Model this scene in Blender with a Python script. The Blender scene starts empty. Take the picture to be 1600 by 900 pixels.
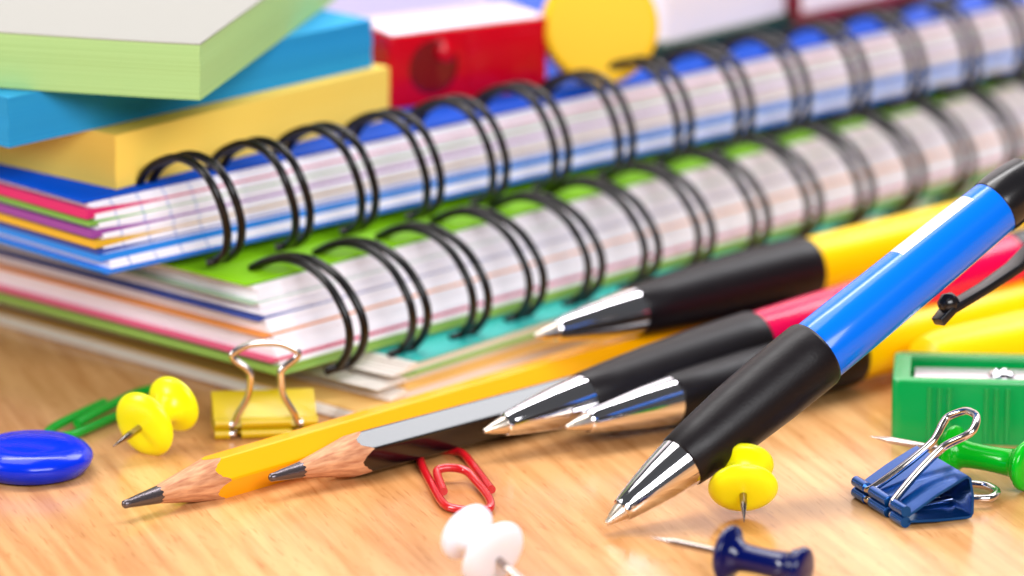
import bpy, bmesh, math, random
from mathutils import Vector, Matrix
random.seed(7)
MM = 0.001
DBG = False
SC = bpy.context.scene
COL = SC.collection

# ------------------------------------------------------------------ camera, light, exposure
TH = math.radians(15.0)
FPX = 8957.0                      # focal length in 1600-px-wide photo pixels
DIST = 963.0                      # mm from the lens to the table point in the photo's centre
CAM = Vector((0, -DIST*math.cos(TH), DIST*math.sin(TH)))
FWD = Vector((0, math.cos(TH), -math.sin(TH))); UPV = Vector((0, math.sin(TH), math.cos(TH)))
def at(px, py, z=0.0):
    """point (mm) at height z above the table seen at photo pixel px, py"""
    d = FWD*FPX + Vector((1, 0, 0))*(px-800) + UPV*(450-py)
    return CAM + d*((z-CAM.z)/d.z)

cd = bpy.data.cameras.new('camera'); cam = bpy.data.objects.new('camera', cd); COL.objects.link(cam)
cd.sensor_width = 36; cd.lens = FPX/1600*36; cd.clip_start = 0.01; cd.clip_end = 50
cam.location = CAM*MM; cam.rotation_euler = (math.pi/2-TH, 0, 0)
SC.camera = cam
cd.dof.use_dof = True
cd.dof.focus_distance = (at(900, 755, 3)-CAM).dot(FWD)*MM
cd.dof.aperture_fstop = 12.5

W = bpy.data.worlds.new('World'); SC.world = W; W.use_nodes = True
bg = W.node_tree.nodes['Background']; bg.inputs[0].default_value = (0.94, 0.96, 1.0, 1); bg.inputs[1].default_value = 0.09

def area(name, loc, target, sx, sy, power, col=(1, 1, 1)):
    l = bpy.data.lights.new(name, 'AREA'); l.shape = 'RECTANGLE'; l.size = sx; l.size_y = sy; l.energy = power; l.color = col
    o = bpy.data.objects.new(name, l); COL.objects.link(o); o.location = loc
    o.rotation_euler = (Vector(target)-Vector(loc)).to_track_quat('-Z', 'Y').to_euler()
    return o
area('softbox_overhead', (-0.25, 0.12, 0.85), (0, 0.02, 0), 0.62, 0.5, 4.2, (1, 0.975, 0.95))
area('softbox_right', (0.70, 0.55, 0.88), (0, 0, 0), 0.5, 0.5, 7.0, (0.95, 0.96, 1))
area('softbox_front', (0.4, -1.15, 0.68), (0.04, 0.05, 0.02), 0.95, 0.5, 17.0, (0.98, 0.98, 1))
area('softbox_left', (-0.95, -0.35, 0.5), (0, 0, 0), 0.2, 0.45, 6.0, (1, 0.98, 0.95))
area('backdrop_light', (0, 0.45, 1.15), (0, 1.0, 0.3), 1.2, 0.3, 16.0, (1, 0.97, 0.98))
SC.view_settings.view_transform = 'Standard'; SC.view_settings.look = 'None'
SC.view_settings.exposure = 0.08; SC.view_settings.gamma = 1
SC.render.engine = 'CYCLES'
SC.cycles.use_denoising = True
SC.cycles.max_bounces = 10; SC.cycles.transmission_bounces = 8
SC.cycles.sample_clamp_indirect = 6

# ------------------------------------------------------------------ materials
def lin(c):
    c = c/255.0
    return c/12.92 if c <= 0.04045 else ((c+0.055)/1.055)**2.4
def rgb(r, g, b): return (lin(r), lin(g), lin(b), 1)

def mat(name, col, rough=0.4, metal=0.0, coat=0.0, sss=0.0, trans=0.0, spec=0.5, bump=0.0, bscale=600, vary=0.0, sheen=0.0, sssr=0.002, ior=1.5):
    m = bpy.data.materials.new(name); m.use_nodes = True
    nt = m.node_tree; b = nt.nodes['Principled BSDF']
    b.inputs['Base Color'].default_value = col
    b.inputs['Roughness'].default_value = rough; b.inputs['Metallic'].default_value = metal
    b.inputs['Coat Weight'].default_value = coat; b.inputs['Coat Roughness'].default_value = 0.06
    b.inputs['Specular IOR Level'].default_value = spec; b.inputs['IOR'].default_value = ior
    b.inputs['Transmission Weight'].default_value = trans
    if sss: 
        b.inputs['Subsurface Weight'].default_value = sss; b.inputs['Subsurface Scale'].default_value = sssr
        b.inputs['Subsurface Radius'].default_value = (1, 0.7, 0.4)
    if sheen: b.inputs['Sheen Weight'].default_value = sheen
    tc = nt.nodes.new('ShaderNodeTexCoord')
    if bump or vary:
        n = nt.nodes.new('ShaderNodeTexNoise'); n.inputs['Scale'].default_value = bscale; n.inputs['Detail'].default_value = 4
        nt.links.new(tc.outputs['Object'], n.inputs['Vector'])
        if bump:
            bp = nt.nodes.new('ShaderNodeBump'); bp.inputs['Strength'].default_value = bump; bp.inputs['Distance'].default_value = 0.0002
            nt.links.new(n.outputs['Fac'], bp.inputs['Height']); nt.links.new(bp.outputs['Normal'], b.inputs['Normal'])
        if vary:
            n2 = nt.nodes.new('ShaderNodeTexNoise'); n2.inputs['Scale'].default_value = bscale*0.25; n2.inputs['Detail'].default_value = 5
            nt.links.new(tc.outputs['Object'], n2.inputs['Vector'])
            mr = nt.nodes.new('ShaderNodeMapRange'); mr.inputs['To Min'].default_value = max(0.02, rough-vary); mr.inputs['To Max'].default_value = rough+vary
            nt.links.new(n2.outputs['Fac'], mr.inputs['Value']); nt.links.new(mr.outputs['Result'], b.inputs['Roughness'])
    return m

def paper_mat(name, ca, cb, zscale, ticks=False, rough=0.75, xscale=6):
    """cut edges of stacked paper: thin horizontal lines that follow the sheets"""
    m = bpy.data.materials.new(name); m.use_nodes = True; nt = m.node_tree; b = nt.nodes['Principled BSDF']
    b.inputs['Roughness'].default_value = rough; b.inputs['Specular IOR Level'].default_value = 0.2
    tc = nt.nodes.new('ShaderNodeTexCoord'); mp = nt.nodes.new('ShaderNodeMapping')
    mp.inputs['Scale'].default_value = (xscale*.4, xscale*.4, zscale)
    nt.links.new(tc.outputs['Object'], mp.inputs['Vector'])
    n = nt.nodes.new('ShaderNodeTexNoise'); n.inputs['Scale'].default_value = 1.0; n.inputs['Detail'].default_value = 2; n.inputs['Roughness'].default_value = 0.5
    nt.links.new(mp.outputs['Vector'], n.inputs['Vector'])
    cr = nt.nodes.new('ShaderNodeValToRGB'); cr.color_ramp.elements[0].position = 0.36; cr.color_ramp.elements[1].position = 0.6
    cr.color_ramp.elements[0].color = ca; cr.color_ramp.elements[1].color = cb
    nt.links.new(n.outputs['Fac'], cr.inputs['Fac'])
    out = cr.outputs['Color']
    if ticks:
        sx = nt.nodes.new('ShaderNodeSeparateXYZ'); nt.links.new(tc.outputs['Object'], sx.inputs[0])
        md = nt.nodes.new('ShaderNodeMath'); md.operation = 'PINGPONG'; md.inputs[1].default_value = 0.0026
        nt.links.new(sx.outputs['X'], md.inputs[0])
        lt = nt.nodes.new('ShaderNodeMath'); lt.operation = 'LESS_THAN'; lt.inputs[1].default_value = 0.00022
        nt.links.new(md.outputs[0], lt.inputs[0])
        n3 = nt.nodes.new('ShaderNodeTexNoise'); n3.inputs['Scale'].default_value = 900
        nt.links.new(tc.outputs['Object'], n3.inputs['Vector'])
        ml = nt.nodes.new('ShaderNodeMath'); ml.operation = 'MULTIPLY'; nt.links.new(lt.outputs[0], ml.inputs[0]); nt.links.new(n3.outputs['Fac'], ml.inputs[1])
        fd = nt.nodes.new('ShaderNodeMapRange'); fd.inputs['From Min'].default_value = 0.018; fd.inputs['From Max'].default_value = 0.034; fd.inputs['To Min'].default_value = 1; fd.inputs['To Max'].default_value = 0.06
        nt.links.new(sx.outputs['X'], fd.inputs['Value']); m5 = nt.nodes.new('ShaderNodeMath'); m5.operation = 'MULTIPLY'
        nt.links.new(ml.outputs[0], m5.inputs[0]); nt.links.new(fd.outputs[0], m5.inputs[1]); ml = m5
        mx = nt.nodes.new('ShaderNodeMix'); mx.data_type = 'RGBA'
        nt.links.new(ml.outputs[0], mx.inputs['Factor']); nt.links.new(out, mx.inputs['A']); mx.inputs['B'].default_value = rgb(120, 150, 215)
        out = mx.outputs['Result']
    nt.links.new(out, b.inputs['Base Color'])
    bp = nt.nodes.new('ShaderNodeBump'); bp.inputs['Strength'].default_value = 0.12; bp.inputs['Distance'].default_value = 0.0002
    nt.links.new(n.outputs['Fac'], bp.inputs['Height']); nt.links.new(bp.outputs['Normal'], b.inputs['Normal'])
    return m

def wood_table():
    m = bpy.data.materials.new('beech_table'); m.use_nodes = True; nt = m.node_tree; b = nt.nodes['Principled BSDF']
    L = nt.links.new; N = nt.nodes.new
    tc = N('ShaderNodeTexCoord')
    def nz(rot, scl, detail, dist=0.0, rough=0.55):
        m0 = N('ShaderNodeMapping'); m0.inputs['Rotation'].default_value = (0, 0, rot); L(tc.outputs['Object'], m0.inputs['Vector'])
        mp = N('ShaderNodeMapping'); mp.inputs['Scale'].default_value = scl
        n = N('ShaderNodeTexNoise'); n.inputs['Scale'].default_value = 1; n.inputs['Detail'].default_value = detail
        n.inputs['Distortion'].default_value = dist; n.inputs['Roughness'].default_value = rough
        L(m0.outputs['Vector'], mp.inputs['Vector']); L(mp.outputs['Vector'], n.inputs['Vector']); return n
    R = math.radians(-18)
    big = nz(R, (28, 5, 1), 4, 0.5); grain = nz(R, (420, 26, 1), 5, 0.3); fleck = nz(R, (1500, 190, 1), 2, 0.0, 0.4)
    c1 = N('ShaderNodeValToRGB'); e = c1.color_ramp.elements
    e[0].position = 0.3; e[0].color = rgb(206, 144, 86); e[1].position = 0.72; e[1].color = rgb(234, 184, 126)
    L(big.outputs['Fac'], c1.inputs['Fac'])
    c2 = N('ShaderNodeValToRGB'); e = c2.color_ramp.elements
    e[0].position = 0.28; e[0].color = (0.72, 0.60, 0.48, 1); e[1].position = 0.62; e[1].color = (1, 1, 1, 1)
    L(grain.outputs['Fac'], c2.inputs['Fac'])
    c3 = N('ShaderNodeValToRGB'); e = c3.color_ramp.elements
    e[0].position = 0.27; e[0].color = (0.66, 0.50, 0.38, 1); e[1].position = 0.40; e[1].color = (1, 1, 1, 1)
    L(fleck.outputs['Fac'], c3.inputs['Fac'])
    m1 = N('ShaderNodeMix'); m1.data_type = 'RGBA'; m1.blend_type = 'MULTIPLY'; m1.inputs['Factor'].default_value = 0.95
    L(c1.outputs[0], m1.inputs['A']); L(c2.outputs[0], m1.inputs['B'])
    m2 = N('ShaderNodeMix'); m2.data_type = 'RGBA'; m2.blend_type = 'MULTIPLY'; m2.inputs['Factor'].default_value = 0.5
    L(m1.outputs['Result'], m2.inputs['A']); L(c3.outputs[0], m2.inputs['B'])
    L(m2.outputs['Result'], b.inputs['Base Color'])
    mr = N('ShaderNodeMapRange'); mr.inputs['To Min'].default_value = 0.16; mr.inputs['To Max'].default_value = 0.3
    L(grain.outputs['Fac'], mr.inputs['Value']); L(mr.outputs[0], b.inputs['Roughness'])
    bp = N('ShaderNodeBump'); bp.inputs['Strength'].default_value = 0.25; bp.inputs['Distance'].default_value = 0.0001
    L(grain.outputs['Fac'], bp.inputs['Height']); L(bp.outputs['Normal'], b.inputs['Normal'])
    return m

def pencil_wood():
    m = bpy.data.materials.new('cut_cedar'); m.use_nodes = True; nt = m.node_tree; b = nt.nodes['Principled BSDF']
    tc = nt.nodes.new('ShaderNodeTexCoord'); mp = nt.nodes.new('ShaderNodeMapping'); mp.inputs['Scale'].default_value = (75, 1300, 1300)
    n = nt.nodes.new('ShaderNodeTexNoise'); n.inputs['Scale'].default_value = 1; n.inputs['Detail'].default_value = 5; n.inputs['Distortion'].default_value = 0.15
    cr = nt.nodes.new('ShaderNodeValToRGB'); e = cr.color_ramp.elements
    e[0].position = 0.3; e[0].color = rgb(166, 100, 64); e[1].position = 0.66; e[1].color = rgb(222, 164, 120)
    nt.links.new(tc.outputs['Object'], mp.inputs['Vector']); nt.links.new(mp.outputs['Vector'], n.inputs['Vector'])
    nt.links.new(n.outputs['Fac'], cr.inputs['Fac']); nt.links.new(cr.outputs[0], b.inputs['Base Color'])
    bp = nt.nodes.new('ShaderNodeBump'); bp.inputs['Strength'].default_value = 0.6; bp.inputs['Distance'].default_value = 0.00015
    nt.links.new(n.outputs['Fac'], bp.inputs['Height']); nt.links.new(bp.outputs['Normal'], b.inputs['Normal'])
    b.inputs['Roughness'].default_value = 0.65
    return m

M = dict(
    table=wood_table(), cedar=pencil_wood(),
    wall=mat('white_wall', rgb(240, 236, 238), 0.8),
    black_rubber=mat('black_rubber', rgb(17, 12, 16), 0.4, spec=0.25, bump=0.12, bscale=2200, vary=0.06),
    black_plastic=mat('black_plastic', rgb(22, 21, 24), 0.22, vary=0.06),
    chrome=mat('chrome', rgb(232, 230, 235), 0.07, 1.0, vary=0.03),
    steel=mat('steel_wire', rgb(215, 208, 205), 0.16, 1.0, vary=0.06),
    needle=mat('needle_steel', rgb(165, 152, 146), 0.2, 1.0),
    brass=mat('nickel_point', rgb(236, 222, 205), 0.3, 1.0),
    black_wire=mat('black_coated_wire', rgb(12, 10, 13), 0.3, spec=0.35, vary=0.08),
    blue_barrel=mat('blue_barrel', rgb(0, 112, 238), 0.2, spec=0.3, coat=0.25),
    red_barrel=mat('crimson_barrel', rgb(224, 0, 76), 0.22, spec=0.3, coat=0.25),
    yellow_barrel=mat('yellow_barrel', rgb(254, 210, 0), 0.3, spec=0.25),
    pale_patch=mat('pale_patch', rgb(225, 225, 235), 0.3),
    yellow_paint=mat('yellow_pencil_paint', rgb(255, 174, 0), 0.26, spec=0.35, bump=0.03, bscale=900),
    black_paint=mat('black_pencil_paint', rgb(8, 5, 10), 0.2, coat=0.4, spec=0.5, bump=0.03, bscale=900),
    graphite=mat('graphite', rgb(104, 96, 100), 0.26, 0.75, bump=0.15, bscale=2500),
    yellow_pin=mat('yellow_pin_plastic', rgb(252, 244, 8), 0.3, sss=0.35, sssr=0.003),
    white_pin=mat('white_pin_plastic', rgb(236, 240, 255), 0.3, sss=0.15, sssr=0.003),
    navy_pin=mat('navy_pin_plastic', rgb(0, 11, 78), 0.12, spec=0.4, coat=0.1),
    green_pin=mat('green_pin_plastic', rgb(6, 186, 28), 0.16, spec=0.4, sss=0.1),
    blue_magnet=mat('blue_magnet_plastic', rgb(0, 44, 212), 0.18, spec=0.35),
    yellow_disc=mat('yellow_disc_plastic', rgb(244, 192, 14), 0.45, spec=0.2),
    red_wire=mat('red_coated_wire', rgb(196, 16, 28), 0.22, coat=0.4),
    green_wire=mat('green_coated_wire', rgb(14, 160, 46), 0.25),
    yellow_clip=mat('yellow_enamel', rgb(202, 174, 0), 0.4, 0.1, coat=0.1),
    blue_clip=mat('blue_enamel', rgb(0, 82, 164), 0.2, 0.7, coat=0.2),
    green_sharp=mat('green_sharpener_plastic', rgb(0, 150, 70), 0.2, spec=0.5, bump=0.04, bscale=700),
    blade=mat('blade_steel', rgb(240, 225, 235), 0.3, 0.9),
    red_clear=mat('red_clear_plastic', rgb(200, 0, 26), 0.2, sss=0.1, spec=0.3),
    dark_red=mat('dark_red_plastic', rgb(120, 0, 16), 0.2),
    eraser=mat('white_eraser', rgb(255, 240, 240), 0.55),
    grey_white=mat('off_white_plastic', rgb(246, 238, 244), 0.4, bump=0.1, bscale=300),
    maroon=mat('maroon_frame', rgb(130, 8, 30), 0.3),
    dark_green=mat('dark_green_case', rgb(10, 52, 24), 0.35),
    blue_cover=mat('blue_cover', rgb(0, 74, 190), 0.45, spec=0.12, vary=0.04),
    green_cover=mat('lime_cover', rgb(134, 198, 20), 0.5, spec=0.2),
    olive_cover=mat('olive_back_cover', rgb(140, 180, 80), 0.4),
    teal_cover=mat('teal_cover', rgb(50, 190, 182), 0.4, bump=0.1, bscale=300),
    pale_green=mat('pale_green_cover', rgb(150, 200, 110), 0.45),
    peach_cover=mat('peach_cover', rgb(240, 190, 110), 0.45),
    blue_back=mat('blue_back_cover', rgb(40, 110, 200), 0.3),
    pad_top=mat('pale_top', rgb(162, 160, 154), 0.85, spec=0.1),
    pages=paper_mat('page_edges', rgb(238, 232, 244), rgb(252, 249, 254), 5200, xscale=14),
    pages_tick=paper_mat('ruled_page_edges', rgb(238, 233, 246), rgb(252, 249, 255), 5200, ticks=True, xscale=14),
    pages_warm=paper_mat('warm_page_edges', rgb(222, 210, 202), rgb(246, 240, 232), 5200, xscale=14),
    pad_green=paper_mat('green_note_edges', rgb(136, 180, 108), rgb(178, 214, 148), 6500, xscale=5),
    pad_blue=paper_mat('blue_note_edges', rgb(12, 124, 192), rgb(48, 158, 212), 6500, xscale=5),
    pad_yellow=paper_mat('yellow_note_edges', rgb(248, 205, 78), rgb(255, 222, 110), 6500, xscale=5),
)
for n, c in dict(magenta=(214, 30, 110), green=(120, 178, 70), purple=(150, 66, 160), gold=(226, 178, 40), navy=(50, 74, 160), azure=(24, 136, 238),
                 crimson=(176, 40, 84), violet=(150, 120, 190), orange=(240, 150, 70), pink=(226, 90, 130), sage=(170, 196, 170), aqua=(130, 190, 230)).items():
    M['d_'+n] = mat('divider_'+n, rgb(*c), 0.6)

# ------------------------------------------------------------------ object helpers (all shapes in mm)
def link(name, verts, faces, m, parent=None, sharp=35, smooth=True):
    me = bpy.data.meshes.new(name)
    me.from_pydata([tuple(c*MM for c in v) for v in verts], [], faces); me.validate()
    bm = bmesh.new(); bm.from_mesh(me); bmesh.ops.remove_doubles(bm, verts=bm.verts, dist=1e-7)
    bmesh.ops.recalc_face_normals(bm, faces=bm.faces); bm.to_mesh(me); bm.free()
    if smooth:
        me.polygons.foreach_set('use_smooth', [True]*len(me.polygons))
        me.set_sharp_from_angle(angle=math.radians(sharp))
    me.materials.append(m)
    o = bpy.data.objects.new(name, me); COL.objects.link(o)
    if parent: o.parent = parent
    return o
def thing(name, label, cat, loc=(0, 0, 0), rot=(0, 0, 0), group=None, mtx=None):
    o = bpy.data.objects.new(name, None); COL.objects.link(o); o.empty_display_size = 0.01
    if mtx is not None: o.matrix_world = mtx
    else: o.location = Vector(loc)*MM; o.rotation_euler = rot
    o['label'] = label; o['category'] = cat
    if group: o['group'] = group
    return o
def tag(o, label, cat, group=None):
    o['label'] = label; o['category'] = cat
    if group: o['group'] = group
    return o
def frame(origin, xdir, up=(0, 0, 1)):
    """matrix with local X along xdir, local Z as near as possible to up; origin in mm"""
    x = Vector(xdir).normalized(); z = Vector(up); y = z.cross(x).normalized(); z = x.cross(y)
    m = Matrix((x, y, z)).transposed().to_4x4(); m.translation = Vector(origin)*MM
    return m
def prism(pts, z0, z1):
    n = len(pts); v = [(p[0], p[1], z0) for p in pts]+[(p[0], p[1], z1) for p in pts]
    return v, [tuple(range(n))[::-1], tuple(range(n, 2*n))]+[(i, (i+1) % n, n+(i+1) % n, n+i) for i in range(n)]
def bevel_obj(o, w=0.3, seg=2, ang=40):
    me = o.data; bm = bmesh.new(); bm.from_mesh(me)
    es = [e for e in bm.edges if len(e.link_faces) == 2 and e.calc_face_angle(0) > math.radians(ang)]
    bmesh.ops.bevel(bm, geom=es, offset=w*MM, segments=seg, affect='EDGES', profile=0.5, clamp_overlap=True)
    bm.to_mesh(me); bm.free()
    me.polygons.foreach_set('use_smooth', [True]*len(me.polygons)); me.set_sharp_from_angle(angle=math.radians(50))
    return o
def box(name, x0, x1, y0, y1, z0, z1, m, parent=None, bev=0.0, seg=2):
    v, f = prism([(x0, y0), (x1, y0), (x1, y1), (x0, y1)], z0, z1)
    o = link(name, v, f, m, parent, smooth=False)
    if bev: bevel_obj(o, bev, seg)
    return o
def round_rect(x0, x1, y0, y1, r, n=6):
    pts = []
    for cx, cy, a in ((x1-r, y0+r, -90), (x1-r, y1-r, 0), (x0+r, y1-r, 90), (x0+r, y0+r, 180)):
        for k in range(n+1):
            t = math.radians(a+90*k/n); pts.append((cx+r*math.cos(t), cy+r*math.sin(t)))
    return pts
def lathe_data(prof, seg=40, cap0=True, cap1=True):
    v = []; f = []
    for x, r in prof:
        for k in range(seg):
            a = 2*math.pi*k/seg; v.append((x, r*math.cos(a), r*math.sin(a)))
    for i in range(len(prof)-1):
        for k in range(seg):
            a = i*seg+k; b = i*seg+(k+1) % seg; f.append((a, b, b+seg, a+seg))
    if cap0: f.append(tuple(range(seg))[::-1])
    if cap1: f.append(tuple(range((len(prof)-1)*seg, len(prof)*seg)))
    return v, f
def lathe(name, prof, m, parent=None, seg=40, sharp=35):
    v, f = lathe_data(prof, seg); return link(name, v, f, m, parent, sharp)
def catmull(pts, n=8, closed=False):
    pts = [Vector(p) for p in pts]; out = []
    N = len(pts); rng = range(N if closed else N-1)
    for i in rng:
        g = (lambda k: pts[k % N]) if closed else (lambda k: pts[min(max(k, 0), N-1)])
        p0, p1, p2, p3 = g(i-1), g(i), g(i+1), g(i+2)
        for k in range(n):
            t = k/n
            out.append(0.5*((2*p1)+(-p0+p2)*t+(2*p0-5*p1+4*p2-p3)*t*t+(-p0+3*p1-3*p2+p3)*t**3))
    if not closed: out.append(pts[-1])
    return out
def tube_data(path, r, seg=10, closed=False):
    v = []; f = []; n = len(path); up = Vector((0.13, 0.21, 0.97))
    prev = None
    for i, p in enumerate(path):
        if closed: t = (path[(i+1) % n]-path[i-1]).normalized()
        else: t = (path[min(i+1, n-1)]-path[max(i-1, 0)]).normalized()
        if prev is None: a = t.cross(up).normalized()
        else: a = (prev-t*prev.dot(t)).normalized()
        prev = a; b = t.cross(a)
        for k in range(seg):
            an = 2*math.pi*k/seg; v.append(tuple(p+(a*math.cos(an)+b*math.sin(an))*r))
    for i in range(n if closed else n-1):
        for k in range(seg):
            j = (i+1) % n; f.append((i*seg+k, i*seg+(k+1) % seg, j*seg+(k+1) % seg, j*seg+k))
    if not closed: f.append(tuple(range(seg))[::-1]); f.append(tuple(range((n-1)*seg, n*seg)))
    return v, f
def tube(name, path, r, m, parent=None, seg=10, closed=False, sharp=60):
    v, f = tube_data(path, r, seg, closed); return link(name, v, f, m, parent, sharp)
def merge(*vf):
    V = []; F = []
    for v, f in vf:
        o = len(V); V += list(v); F += [tuple(i+o for i in q) for q in f]
    return V, F

# ------------------------------------------------------------------ the setting
v, f = prism([(-900, -700), (900, -700), (900, 640), (-900, 640)], -22, 0)
tb = link('table_top', v, f, M['table'], smooth=False); tb['kind'] = 'structure'
v, f = prism([(-1800, 1000), (1800, 1000), (1800, 1040), (-1800, 1040)], -300, 1300)
bd = link('backdrop_wall', v, f, M['wall'], smooth=False); bd['kind'] = 'structure'

# ------------------------------------------------------------------ exercise books under the notebooks
def slab_y(x0, x1, y0, y1, z0, z1, jag=0.0):
    v, f = prism([(x0+random.uniform(-jag, jag), y0+random.uniform(-jag, jag)), (x1, y0+random.uniform(-jag, jag)), (x1, y1), (x0+random.uniform(-jag, jag), y1)], z0, z1)
    return v, f
def booklet(corner, toward, z0, T, cover, back, label, n=5, pm='pages_warm', fan=2.5):
    c = at(*corner, z0+T); t = at(*toward, z0+T); c.z = z0
    d = t-at(*corner, z0+T); d.z = 0
    r = thing('exercise_book', label, 'exercise book', mtx=frame(c, d), group='thin exercise books under the notebooks')
    box('back_cover', -0.3, 205, -0.3, 150, 0, 0.3, M[back], r)
    h = (T-0.6)/n
    for k in range(n):
        v, f = slab_y(-fan*(n-k)/n*random.uniform(0.3, 1.0), 204, random.uniform(0.0, 0.5), 149, 0.3+k*h+0.02, 0.3+(k+1)*h-0.03, 0.1)
        link('page_section', v, f, M[pm], r, smooth=False)
    box('front_cover', 0, 205, -0.4, 150, T-0.28, T, M[cover], r)
    return r
booklet((612, 657), (1000, 546), 0, 1.9, 'peach_cover', 'pages_warm', 'bottom exercise book of the stack, its pale edge resting on the table', fan=2)
booklet((636, 606), (1100, 462), 1.9, 1.7, 'peach_cover', 'pages_warm', 'second exercise book from the bottom, peach cover edge beside the yellow pencil', fan=5)
booklet((634, 586), (1000, 472), 3.6, 1.5, 'pale_green', 'peach_cover', 'exercise book with pale green cover edge, directly under the teal one', fan=7)
booklet((652, 563), (1150, 405), 5.1, 2.0, 'teal_cover', 'pale_green', 'exercise book with teal cover directly under the green wire-bound notebook', fan=8)

# ------------------------------------------------------------------ wire-bound notebooks
def notebook(corner, toward, z0, T, skew, layers, covers, label, ring_px, sep, last_px, count, pm, edge, L=226, D=150, wire=0.69):
    c = at(*corner, z0); d = at(*toward, z0)-c; d.z = 0
    r = thing('wire_bound_notebook', label, 'notebook', mtx=frame(c, d), group='wire-bound notebooks')
    yo = lambda z: skew*(z/T)          # lower pages push out towards the wire
    box('back_cover', 0, L, yo(0)-0.3, D, 0.1, 0.55, M[covers[1]], r, 0.12, 1)
    tot = sum(h for _, h in layers); s = (T-1.15)/tot; z = 0.58
    for kind, h in reversed(layers):
        h *= s
        if kind is None:
            n = max(1, round(h/0.62))
            for k in range(n):
                za = z+h*k/n; zb = z+h*(k+1)/n-0.03; jx = random.uniform(-0.45, 0.5); jy = random.uniform(-0.4, 0.35)
                V = []
                for zz in (za, zb):
                    y = yo(zz)+jy
                    V += [(jx+1.2, y, zz), (L*0.3, y+random.uniform(-0.15, .15), zz), (L*0.62, y+random.uniform(-.15, .15), zz), (L, y, zz), (L, D, zz), (jx+1.2, D, zz)]
                F = [(5, 4, 3, 2, 1, 0), (6, 7, 8, 9, 10, 11)]+[(i, (i+1) % 6, 6+(i+1) % 6, 6+i) for i in range(6)]
                link('page_section', V, F, M[pm], r, smooth=False)
        else:
            y = yo(z)-0.12; zc = z+h/2; hl = 0.5*max(h, edge.get(kind, h)); hs = 0.5*(h-0.04)
            xs = [(-0.35, hl), (3, hl*.8+hs*.2), (8, hl*.35+hs*.65), (16, hs), (L, hs)]
            V = [(x, yy, zc+sg*q) for x, q in xs for yy in (y, D) for sg in (-1, 1)]
            F = [(0, 1, 3, 2), (16, 18, 19, 17)]
            for i in range(4):
                a = 4*i; b = a+4; F += [(a, b, b+1, a+1), (a+2, a+3, b+3, b+2), (a+1, b+1, b+3, a+3), (a, a+2, b+2, b)]
            link('divider_sheet', V, F, M[kind], r, smooth=False)
        z += h
    box('front_cover', -0.2, L, yo(T)-0.2, D, T-0.5, T, M[covers[0]], r, 0.12, 1)
    inv = r.matrix_world.inverted()
    ring_pts = [inv @ (at(*p)*MM)/MM for p in ring_px]
    u0 = 0; pitch = ((inv @ (at(*last_px)*MM)/MM).x-(inv @ (at(*ring_px[6])*MM)/MM).x)/(count-1)
    if DBG: print('RING', pitch, [tuple(round(c, 1) for c in p) for p in ring_pts])
    count = int((L-8-ring_pts[0].x)/pitch)+1
    first = None
    for k in range(count):
        if first is None:
            parts = []
            P = catmull([p for p in ring_pts], 7)
            S = catmull([(s_, 0, 0) for s_ in sep], 7)
            for sg in (-1, 1):
                parts.append(tube_data([Vector((p.x+sg*s_.x/2, p.y, p.z)) for p, s_ in zip(P, S)], wire, 10))
            V, F = merge(*parts)
            first = link('wire_loop', V, F, M['black_wire'], r, 60); o = first
        else:
            o = first.copy(); COL.objects.link(o); o.parent = r
        o.location = ((u0+pitch*k)*MM, random.uniform(-.35, .35)*MM, 0)
        o.rotation_euler = (0, 0, math.radians(random.uniform(-1.2, 1.2)))
    # punched holes: a dark rim where each loop dives into the cover
    hm = None
    return r

G_LAYERS = [(None, 2.6), ('d_sage', .08), (None, 2.4), ('d_navy', .07), (None, 2.2), ('d_orange', .45), (None, 3.3), ('d_pink', .6), (None, .7), ('olive_cover', .9)]
notebook((434, 589), (1500, 292), 7.4, 13.7, 6.8, G_LAYERS, ('green_cover', 'olive_cover'),
    'lower wire-bound notebook with lime green cover, between the teal exercise book and the blue notebook',
    [(399, 419, 21.4), (425, 407, 23.2), (455, 403, 24), (490, 413, 23.8), (524, 440, 22), (549, 480, 18.5), (560, 515, 15), (557, 547, 11), (541, 570, 7.8), (520, 579, 7.2)],
    [0.8, 1.3, 1.8, 2.4, 2.9, 3.2, 3.3, 3.2, 2.8, 2.2], (1546, 262, 15), 12, 'pages', {'d_navy': .45, 'd_sage': .15})
B_LAYERS = [(None, 1.5), ('d_crimson', .45), (None, 1.5), ('d_sage', .3), (None, 1.6), ('d_purple', .35), (None, 1.7), ('d_violet', .25), (None, 1.0), ('d_azure', 1.1), (None, 1.1), ('d_azure', .3)]
B_LAYERS = [(None, 1.3), ('d_magenta', .3), (None, 1.2), ('d_green', .1), (None, 1.4), ('d_purple', .22), (None, 1.4), ('d_gold', .07), (None, 1.0), ('d_navy', .15), (None, .3), ('d_azure', 1.0), (None, 1.2), ('d_azure', .3)]
notebook((165, 431), (1600, 108), 23.4, 11.0, 5.0, B_LAYERS, ('blue_cover', 'blue_back'),
    'upper wire-bound notebook with glossy blue cover and coloured divider sheets, carrying the note pads',
    [(226, 286, 34.3), (244, 259, 37.5), (280, 244, 39.7), (311, 252, 39.8), (335, 275, 38.2), (353, 312, 34.8), (364, 352, 30.5), (362, 388, 26.2), (348, 404, 23.6), (328, 409, 23.1)],
    [2.6, 2.8, 2.9, 3.0, 3.1, 3.1, 3.0, 2.7, 2.3, 1.8], (1552, 66, 30.5), 14, 'pages_tick',
    {'d_magenta': 1.5, 'd_green': .75, 'd_purple': 1.2, 'd_gold': 1.1, 'd_navy': .6})

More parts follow.
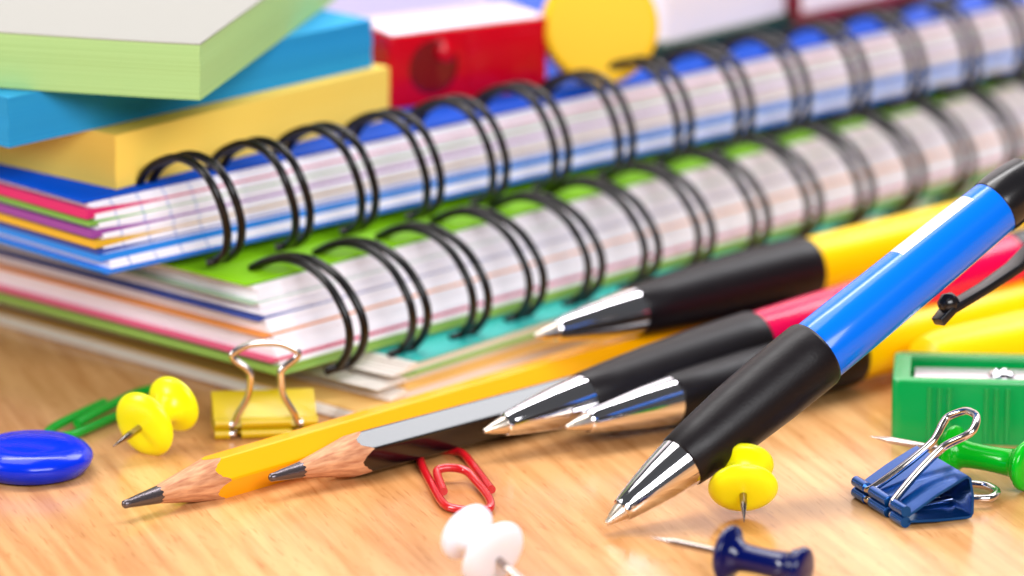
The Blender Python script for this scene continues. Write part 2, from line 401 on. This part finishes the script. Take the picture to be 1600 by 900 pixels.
# ------------------------------------------------------------------ sticky note pads
def pad(corner, right, left, z0, h, w, dep, key, label, top=None, curl=0.0, name='sticky_note_pad'):
    c = at(*corner, z0); d = at(*right, z0)-c; d.z = 0
    r = thing(name, label, 'note pad', mtx=frame(c, d), group='stacked sticky note pads')
    n = 10; V = []; F = []; NZ = 7
    def zz(x, y, k):
        return h*k/(NZ-1)+curl*(((y/dep)-0.1)**2)
    ring = [(w*i/n, 0) for i in range(n)]+[(w, dep*i/n) for i in range(n)]+[(w-w*i/n, dep) for i in range(n)]+[(0, dep-dep*i/n) for i in range(n)]
    for k in range(NZ):
        jx, jy = random.uniform(-.12, .12), random.uniform(-.12, .12)
        V += [(x+jx, y+jy, zz(x, y, k)) for x, y in ring]
    m = len(ring)
    for k in range(NZ-1):
        F += [(k*m+i, k*m+(i+1) % m, (k+1)*m+(i+1) % m, (k+1)*m+i) for i in range(m)]
    F.append(tuple(range(m))[::-1]); F.append(tuple(range((NZ-1)*m, NZ*m)))
    # top and bottom as grids so that the curl bends them
    F = F[:-2]
    for kk, off in ((0, 0), (NZ-1, 0)):
        b = len(V)
        for j in range(n+1):
            for i in range(n+1):
                x, y = w*i/n, dep*j/n; V.append((x, y, zz(x, y, kk)))
        F += [(b+j*(n+1)+i, b+j*(n+1)+i+1, b+(j+1)*(n+1)+i+1, b+(j+1)*(n+1)+i) for j in range(n) for i in range(n)]
    link('sheets', V, F, M[key], r, 30)
    if top:  # thin layer over the pad in its own pale neutral colour
        V = []; F = []
        for k, zo in enumerate((0.05, 0.22)):
            for j in range(n+1):
                for i in range(n+1):
                    x, y = w*i/n-0.05, dep*j/n-0.05; V.append((x, y, zz(x, y, NZ-1)+zo))
        g = (n+1)**2
        F += [(j*(n+1)+i+k*g, j*(n+1)+i+1+k*g, (j+1)*(n+1)+i+1+k*g, (j+1)*(n+1)+i+k*g) for k in (0, 1) for j in range(n) for i in range(n)]
        for j in range(n):
            for a, b in (((j*(n+1)), ((j+1)*(n+1))), (j*(n+1)+n, (j+1)*(n+1)+n), (j, j+1), (n*(n+1)+j, n*(n+1)+j+1)):
                F.append((a, b, b+g, a+g))
        link('top_sheet', V, F, M[top], r, 30)
    return r
ZB = 34.4
pad((181, 296), (606, 186), None, ZB+0.05, 8.6, 63, 68, 'pad_yellow', 'golden yellow note pad, lowest of the three stacked on the blue notebook')
pad((14, 231), (586, 103), None, ZB+8.7, 7.8, 78, 76, 'pad_blue', 'sky blue note pad between the yellow pad and the green pad', top=None)
pad((313, 157), (440, 62), None, ZB+16.6, 8.6, 76, 76, 'pad_green', 'pale green note pad with paler top, topmost of the three pads', top='pad_top', curl=1.8)

# ------------------------------------------------------------------ things standing on the blue notebook behind the wire
# red sharpener
c = at(609, 172, ZB+.05); d = at(858, 140, ZB+.05)-c
r = thing('red_sharpener', 'red glossy plastic sharpener behind the wire of the blue notebook, right of the pads', 'sharpener', mtx=frame(c, d), group='pencil sharpeners')
Wd = d.length
sh = link('body', *prism(round_rect(0, Wd, 0, 15, 1.2), 0, 12.2), M['red_clear'], r, 35); bevel_obj(sh, 0.5, 2)
lathe('pencil_hole', [(0, 4.6), (-0.2, 4.4), (-0.25, 3.9), (3.5, 2.8)], M['dark_red'], r, 32).matrix_local = Matrix.Translation(Vector((8.2, -0.05, 6.3))*MM) @ Matrix.Rotation(math.radians(90), 4, 'Z')
box('side_panel', 14.5, Wd-2.5, -0.25, 0.5, 2.2, 10.6, M['red_clear'], r, 0.2)
lathe('glint_knob', [(0, 1.8), (-.9, 1.6), (-1.3, .9), (-1.4, .2)], M['red_clear'], r, 24).matrix_local = Matrix.Translation(Vector((10.2, -0.1, 8.6))*MM) @ Matrix.Rotation(math.radians(90), 4, 'Z')  # knob added over the hole to give a highlight there
box('blade', .5, Wd-.5, .4, 14.5, 12.1, 12.6, M['blade'], r, 0.15)  # plate spread over the whole top to give its whitish reflection
# white eraser behind
c = at(556, 62, ZB+.05); d = at(800, 20, ZB+.05)-c
r = thing('large_eraser', 'large white eraser standing behind the red sharpener', 'eraser', mtx=frame(c, d), group='white erasers on the blue notebook')
link('block', *prism(round_rect(-16, 32, 2, 18, 1.6), 0, 20), M['eraser'], r); bevel_obj(r.children[0], .8, 3)
# yellow disc magnet leaning
c = at(936, 42, ZB+9.9)
ax = Vector((0.12, -0.94, 0.30))
dm = lathe('disc_magnet', [(-3, 9.0), (-2.8, 9.5), (-2.3, 9.7), (2.2, 9.7), (2.7, 9.5), (3.0, 9.1), (3.05, 8.6), (3.0, 0.1)], M['yellow_disc'], None, 56)
dm.matrix_world = frame(c, ax, (0, 0.3, 1)); tag(dm, 'round golden yellow disc magnet standing on edge between red sharpener and white case', 'magnet', 'round magnets')
# white cased thing with dark green tray
c = at(1026, 96, ZB+.05); d = at(1232, 46, ZB+.05)-c; Wd = d.length
r = thing('drawing_case', 'off-white rounded case in a dark green tray behind the wire loops', 'case', mtx=frame(c, d))
box('tray', -1, Wd+1.5, -1.5, 15, 0, 3.2, M['dark_green'], r, 0.5)
link('lid', *prism(round_rect(1.0, Wd, -0.5, 14, 2.5), 3.2, 13), M['grey_white'], r); bevel_obj(r.children[1], 1.5, 3)
# red-framed white eraser
c = at(1243, 50, ZB+.05); d = at(1450, 5, ZB+.05)-c; Wd = d.length
r = thing('sleeved_eraser', 'white eraser in a dark red sleeve at the far right behind the wire', 'eraser', mtx=frame(c, d), group='white erasers on the blue notebook')
link('sleeve', *prism(round_rect(0, Wd, 0, 14, 1.2), 0, 3.0), M['maroon'], r); bevel_obj(r.children[0], .5, 2)
box('sleeve_side', 0, 1.6, -.1, 14, 2.9, 11, M['maroon'], r, .4)
link('block', *prism(round_rect(1.7, Wd-.3, 0.4, 13.6, 2.2), 3.05, 12), M['eraser'], r); bevel_obj(r.children[2], 1.0, 3)

# ------------------------------------------------------------------ pencils
def pencil(tip, far, zc, key, label, length, wood_len, lead_len, roll=0.0, tip_z=None):
    a = at(*tip, zc if tip_z is None else tip_z); b = at(*far, zc)
    r = thing('pencil', label, 'pencil', mtx=frame(a, b-a), group='hexagonal pencils')
    R = 3.66; ap = R*math.cos(math.pi/6)
    NS = 72; rows = []
    def hexr(an):
        k = (an-roll) % (math.pi/3)-math.pi/6
        return min(ap/math.cos(k), R*0.975)
    x1 = lead_len+wood_len
    slope = (ap*0.97)/(x1)
    V = []; F = []; 
    # barrel: front edge scalloped where the cone meets the six flats
    edge = []
    for k in range(NS):
        an = 2*math.pi*k/NS; rr = hexr(an)
        xx = rr/slope+0.12*math.sin(k*2.7)+0.1*math.sin(k*1.3)
        edge.append((an, rr, xx))
    for an, rr, xx in edge: V.append((xx, rr*math.cos(an), rr*math.sin(an)))
    for an, rr, xx in edge: V.append((length, rr*math.cos(an), rr*math.sin(an)))
    F = [(k, (k+1) % NS, NS+(k+1) % NS, NS+k) for k in range(NS)]+[tuple(range(NS, 2*NS))]
    link('barrel', V, F, M[key], r, 18)
    V = []; F = []
    rl = slope*lead_len
    for t in (0, .25, .5, .75, 1):
        for k, (an, rr, xx) in enumerate(edge):
            x = lead_len+0.25*math.sin(k*0.9)*(1-t)+(xx-lead_len)*t; q = rl+(rr-rl)*t-0.02
            V.append((x, q*math.cos(an), q*math.sin(an)))
    for j in range(4): F += [(j*NS+k, j*NS+(k+1) % NS, (j+1)*NS+(k+1) % NS, (j+1)*NS+k) for k in range(NS)]
    link('sharpened_wood', V, F, M['cedar'], r, 60)
    lathe('lead', [(0.0, 0.3), (0.3, 0.62), (1.2, slope*1.2+.45), (2.6, slope*2.6+.35), (lead_len, rl+.03), (lead_len+.5, rl+.02)], M['graphite'], r, 28, 60)
    return r
pencil((192, 789), (1052, 536), 3.2, 'yellow_paint', 'golden yellow sharpened pencil lying along the stack', 148, 9.2, 6.7, roll=math.radians(-8), tip_z=2.6)
pencil((421, 747), (1005, 590), 3.2, 'black_paint', 'black sharpened pencil lying against the yellow pencil', 118, 9.6, 6.0, roll=math.radians(-25), tip_z=3.4)

# ------------------------------------------------------------------ ballpoint pens
def pen(tip, zt, far, zf, barrel, label, clip_angle=None, length=140, patch_arc=False, st_=1.0, sr=0.86):
    a = at(*tip, zt); b = at(*far, zf)
    r = thing('ballpoint_pen', label, 'pen', mtx=frame(a, b-a), group='click ballpoint pens with black rubber grips')
    lathe_ = globals()['lathe']
    lathe = lambda n, p, *a, **k: lathe_(n, [(x*st_, q*sr) for x, q in p], *a, **k)
    pt = lathe('writing_point', [(0, .35), (.3, .5), (1.1, .75), (1.15, .85), (3.3, 1.55), (3.8, 1.6), (4.2, 1.6)], M['brass'], r, 28, 30)
    lathe('nose_cone', [(3.5, 1.3), (3.45, 1.8), (3.7, 2.05), (4.3, 2.1), (4.5, 2.2), (8, 2.95), (12, 3.72), (16, 4.3), (17.6, 4.5)], M['chrome'], r, 56, 28)
    lathe('grip', [(17.2, 4.2), (17.3, 4.55), (17.6, 4.72), (22, 5.15), (30, 5.75), (38, 6.05), (45, 6.12), (48.2, 6.1), (48.8, 5.9), (49, 5.4)], M['black_rubber'], r, 56, 50)
    be = length-42
    lathe('barrel', [(48, 5.3), (49.2, 5.55), (56, 5.55), (be-12, 5.2), (be, 4.9)], M[barrel], r, 56)
    lathe('cap_section', [(be-.2, 4.8), (be, 5.05), (be+1, 5.15), (be+5, 5.0), (be+8.4, 4.5), (be+9.3, 3.6)], M['black_plastic'], r, 48)
    lathe('push_button', [(be+9.2, 2.8), (be+13.5, 2.7), (be+14.4, 2.3), (be+14.7, 1.0)], M['black_plastic'], r, 32)
    if clip_angle is not None:
        ca = math.radians(clip_angle); n = Vector((0, math.cos(ca), math.sin(ca))); s = Vector((0, -math.sin(ca), math.cos(ca)))
        V = []; F = []
        st = [(be+7.5, 3.8, 2.4), (be+7, 7.2, 2.4), (be+4.5, 9.2, 2.2), (be-2, 9.7, 1.8), (be-9, 9.2, 1.5), (be-17, 8.2, 1.5), (be-20, 8.7, 1.3)]
        for x, h, w in [(x_*st_, h_, w_) for x_, h_, w_ in st]:
            for dh, dw in ((-.6, -1), (-.6, 1), (.6, 1), (.6, -1)):
                p = Vector((x, 0, 0))+n*(h+dh)+s*(w*dw); V.append(tuple(p))
        for i in range(len(st)-1): F += [(i*4+k, i*4+(k+1) % 4, (i+1)*4+(k+1) % 4, (i+1)*4+k) for k in range(4)]
        F += [(0, 1, 2, 3), tuple(range(len(V)-4, len(V)))]
        cl = link('pocket_clip', V, F, M['black_plastic'], r, 40); bevel_obj(cl, .3, 2, 50)
        bv, bf = lathe_data([(-1.6, .4), (-1.2, 1.2), (0, 1.7), (1.2, 1.2), (1.6, .4)], 20)
        ball = link('clip_ball', bv, bf, M['black_plastic'], r, 70); ball.location = (Vector(((be-16.5)*st_, 0, 0))+n*7.4)*MM
    if patch_arc:  # curved pale patch lying just off the barrel surface
        V = []; F = []; a0, a1 = patch_arc
        for i in range(9):
            for k in range(9):
                x = be-21+17*i/8; an = math.radians(a0+(a1-a0)*k/8); rr = sr*((5.55-(x-56)/(be-12-56)*.35) if x < be-12 else (5.2-(x-be+12)/12*.3))+.03
                V.append((x*st_, rr*math.cos(an), rr*math.sin(an)))
        F = [(i*9+k, i*9+k+1, (i+1)*9+k+1, (i+1)*9+k) for i in range(8) for k in range(8)]
        link('pale_patch', V, F, M['pale_patch'], r, 60)
    return r
pen((884, 668), 4.6, (1600, 478), 6.0, 'yellow_barrel', 'yellow ballpoint pen lying lowest, its grip passing under the blue pen', st_=1.22)
pen((756, 674), 4.6, (1330, 487), 10.5, 'red_barrel', 'crimson ballpoint pen lying against the black pencil under the blue pen', st_=1.12)
pen((836, 525), 10.5, (1530, 350), 12.6, 'yellow_barrel', 'yellow ballpoint pen furthest back, its tip on the teal exercise book', st_=1.18)
pen((947, 818), 1.6, (1600, 287), 41.0, 'blue_barrel', 'blue ballpoint pen propped on top of the other pens, tip touching the table', clip_angle=-100, patch_arc=(62, 105), st_=0.88, length=134, sr=0.89)
# a further yellow barrel behind the sharpener
a = at(1440, 575, 5.6); b = at(1640, 532, 5.6)
r = thing('highlighter', 'yellow marker barrel mostly hidden behind the green sharpener', 'marker', mtx=frame(a, b-a))
lathe('barrel', [(0, 3), (1, 4.6), (4, 5.3), (20, 5.6), (50, 5.6), (51, 5)], M['yellow_barrel'], r, 40)
lathe('end_plug', [(50.5, 3.5), (55, 3.4), (56, 2.5)], M['black_plastic'], r, 24)

# ------------------------------------------------------------------ push pins
def push_pin(flange, head, zf, zh, key, label, rf=4.4, rh=3.7, needle=11.5, seg=48):
    """flange and head centres given as photo pixels and heights"""
    a = at(*flange, zf); b = at(*head, zh); d = (b-a); Ld = d.length
    r = thing('push_pin', label, 'push pin', mtx=frame(a, d), group='plastic push pins')
    w = 2.0
    prof = [(-1.35, .4), (-1.3, rf*.55), (-.95, rf*.82), (-.3, rf*.98), (.1, rf), (.45, rf*.95), (.9, rf*.72), (1.5, w*1.25), (2.4, w*1.02), (Ld*.5, w*.95), (Ld-2.0, w*1.08), (Ld-1.1, w*1.4),
            (Ld-.6, rh*.8), (Ld-.2, rh*.97), (Ld+.3, rh), (Ld+.8, rh*.95), (Ld+1.2, rh*.7), (Ld+1.35, .3)]
    P = catmull([(x, q, 0) for x, q in prof], 3)
    v, f = lathe_data([(p.x, max(p.y, .1)) for p in P], seg); link('handle', v, f, M[key], r, 80)
    lathe('needle', [(-1.3-needle, .06), (-needle+1.5, .42), (-needle+2.5, .55), (-1.0, .55)], M['needle'], r, 16, 40)
    return r
push_pin((1139, 866), (1249, 890), 4.2, 3.6, 'navy_pin', 'navy blue push pin lying on its side at the front edge, needle pointing left', rf=4.2, rh=3.3, needle=11)
push_pin((1488, 706), (1600, 727), 4.0, 3.9, 'green_pin', 'bright green push pin lying in front of the green sharpener', rf=4.0, rh=3.8, needle=12.8)
push_pin((1161, 762), (1160, 729), 5.0, 7.2, 'yellow_pin', 'yellow push pin right of the blue pen tip, needle towards the viewer', rf=5.1, rh=4.6, needle=5.2)
push_pin((770, 867), (731, 833), 5.0, 6.9, 'white_pin', 'white push pin in front of the red paper clip', rf=5.3, rh=4.4, needle=9.0)
push_pin((226, 663), (270, 632), 4.9, 6.4, 'yellow_pin', 'yellow push pin at left beside the green paper clip', rf=5.3, rh=4.5, needle=6.5)

# ------------------------------------------------------------------ paper clips
def clip_px(pts, r_, m, label, n=6):
    P = [at(x, y, z) for x, y, z in pts]; o0 = P[0].copy(); o0.z = 0
    path = catmull([p-o0 for p in P], n)
    o = tube('paper_clip', path, r_, M[m], None, 12)
    o.location = o0*MM; return tag(o, label, 'paper clip', 'coloured paper clips')
clip_px([(768, 765, .9), (742, 731, .9), (724, 710, .8), (706, 704, .7), (684, 703, .7), (664, 706, .7), (657, 720, .7), (672, 752, .7), (692, 786, .7), (712, 795, .7), (744, 798, .7), (765, 794, .8), (764, 778, .9), (744, 752, 1.2), (728, 736, 1.8), (706, 731, 2.1), (688, 733, 2.0), (683, 740, 1.6), (693, 768, 1.1)],
    .66, 'red_wire', 'red coated paper clip lying between the black pencil and the white push pin')
clip_px([(163, 629, 1.4), (118, 650, 1.3), (82, 669, 1.0), (76, 677, .9), (92, 682, .8), (120, 677, .8), (175, 653, .8), (225, 632, .8), (262, 615, .9), (270, 607, 1), (255, 605, 1.3), (220, 612, 1.9), (195, 622, 2.2), (150, 645, 1.9), (120, 662, 1.6)],
    .72, 'green_wire', 'green coated paper clip behind the blue button magnet')

# ------------------------------------------------------------------ blue button magnet
c = at(50, 737, 0)
bm_ = thing('button_magnet', 'shiny blue round button magnet cut by the left edge', 'magnet', loc=c, group='round magnets')
lo = lathe('dome', [(0, 7.0), (.4, 8.2), (1.6, 9.0), (2.4, 9.25), (3.0, 9.1), (3.8, 8.4), (4.4, 7.2), (4.6, 6.4), (4.55, 5.8), (4.75, 5.0), (5.1, 3.2), (5.2, .2)], M['blue_magnet'], bm_, 64, 60)
lo.rotation_euler = (0, -math.pi/2, 0)

# ------------------------------------------------------------------ binder clips
def binder_clip(origin, xdir, m, label, Wc, Lc, H, h1, h2, foot=3.6, neck=2.2, headw=4.8, hl=15.5):
    """local x: along the jaws, y: from the jaws to the spine, z: up. h1/h2: angle of upper/lower handle above horizontal"""
    r = thing('binder_clip', label, 'binder clip', mtx=frame(origin, xdir), group='small binder clips')
    t = .38
    sec = [(1.0, 1.9), (Lc*.5, 1.9+(H-1.9)*.55), (Lc-1.6, H-.25), (Lc-.8, H), (Lc-.2, H-.5), (Lc+.35, H*.5), (Lc+.3, .9), (Lc-.1, .3), (Lc-.8, .2), (Lc*.5, .35), (1.0, .75)]
    cen = Vector((Lc*.55, H*.45))
    V = []; F = []; n = len(sec)
    sec_s = [Vector(p) for p in sec]
    for x in (0, Wc):
        for p in sec_s: V.append((x, p.x, p.y))
        for i, p in enumerate(sec_s):
            a = sec_s[max(i-1, 0)]; b = sec_s[min(i+1, n-1)]; tt = (b-a).normalized(); nn = Vector((tt.y, -tt.x))
            q = p+nn*t if (cen-p).dot(nn) > 0 else p-nn*t
            V.append((x, q.x, q.y))
    o2 = 2*n
    for i in range(n-1):
        F += [(i, i+1, o2+i+1, o2+i), (n+i, n+i+1, o2+n+i+1, o2+n+i), (i, i+1, n+i+1, n+i), (o2+i, o2+i+1, o2+n+i+1, o2+n+i)]
    F += [(0, n, o2+n, o2), (n-1, 2*n-1, o2+2*n-1, o2+n-1)]
    link('body', V, F, M[m], r, 40)
    mid = Wc/2
    for zz, yy in ((2.25, .75), (.62, .75)):
        for x0, x1 in ((0, mid-foot-.9), (mid-foot+.9, mid+foot-.9), (mid+foot+.9, Wc)):
            c = lathe('jaw_curl', [(x0, .25), (x0, .82), (x1, .82), (x1, .25)], M[m], r, 20, 40)
            c.location = (0, yy*MM, (zz+ (.25 if zz > 1 else .22))*MM)
    for ang, zz, nm in ((h1, 2.4, 'wire_handle'), (h2, .85, 'wire_handle')):
        a = math.radians(ang); dy, dz = math.cos(a), math.sin(a)
        loc = [(-foot-1.6, 0), (-foot-.2, .05), (-foot+.5, 1.6), (-neck-.4, hl*.34), (-neck, hl*.58), (-neck-.5, hl*.68), (-headw, hl*.80), (-headw-.2, hl*.88), (-headw*.55, hl*.98), (0, hl),
               (headw*.55, hl*.98), (headw+.2, hl*.88), (headw, hl*.80), (neck+.5, hl*.68), (neck, hl*.58), (neck+.4, hl*.34), (foot-.5, 1.6), (foot+.2, .05), (foot+1.6, 0)]
        path = catmull([(mid+x, .75+s*dy, zz+s*dz) for x, s in loc], 5)
        tube(nm, path, .56 if hl < 16 else .62, M['steel'], r, 10)
    return r
yo_ = at(336, 689, 0); yx = at(497, 684, 0)-yo_
binder_clip(yo_, yx, 'yellow_clip', 'small yellow binder clip with one wire handle standing up, behind the yellow pencil', yx.length, 9.5, 5.4, 88, 4, foot=4.7, neck=2.3, headw=4.7, hl=12.6)
bo = at(1330, 778, 0); bx = at(1408, 826, 0)-bo
binder_clip(bo, bx, 'blue_clip', 'metallic blue binder clip lying in front of the green sharpener', bx.length, 11.5, 6.8, 37, 2, foot=3.6, neck=1.6, headw=3.6, hl=18.5)

# ------------------------------------------------------------------ green sharpener
c = at(1392, 692, 0); d = at(1600, 697, 0)-c
r = thing('green_sharpener', 'bright green plastic pencil sharpener with ribbed side and steel blade, cut by right edge', 'sharpener', mtx=frame(c, d), group='pencil sharpeners')
Ls, Ds, Hs, rim, rec = 28.0, 16.8, 10.0, 2.7, 2.6
OUT = round_rect(0, Ls, 0, Ds, 1.6); INN = round_rect(rim, Ls-rim, 1.9, Ds-2.9, .5); n = len(OUT)
V = [(x, y, 0) for x, y in OUT]+[(x, y, Hs-.5) for x, y in OUT]
sc = lambda p, k: (p[0]+(Ls/2-p[0])*k/Ls*2, p[1]+(Ds/2-p[1])*k/Ds*2)
V += [(*sc(p, .15), Hs-.15) for p in OUT]+[(*sc(p, .5), Hs) for p in OUT]
V += [(x, y, Hs) for x, y in INN]+[(x, y, Hs-rec) for x, y in INN]
F = [tuple(range(n))[::-1]]
for j in range(5): F += [(j*n+k, j*n+(k+1) % n, (j+1)*n+(k+1) % n, (j+1)*n+k) for k in range(n)]
F.append(tuple(range(5*n, 6*n)))
link('body', V, F, M['green_sharp'], r, 40)
for x, w in ((5.8, .35), (7.3, .35), (8.8, .35), (14.4, .35), (15.9, .35), (17.6, .35), (23.5, .35), (25, .35)):
    P = [(x+w*1.2*math.cos(math.pi+math.pi*k/8), 0.05+.5*math.sin(math.pi+math.pi*k/8)) for k in range(9)]
    link('grip_rib', *prism(P, .4, Hs-1.0), M['green_sharp'], r, 60)
bl = box('blade', 3.3, Ls-3.3, 2.3, 11.6, Hs-1.5, Hs-1.1, M['blade'], r, .12)
s_ = lathe('blade_screw', [(0, 2.0), (.5, 2.1), (1.0, 1.7), (1.15, 1.2), (.9, .9), (.9, .1)], M['chrome'], r, 28); s_.rotation_euler = (0, -math.pi/2, 0); s_.location = Vector((16.6, 6.5, Hs-1.1))*MM
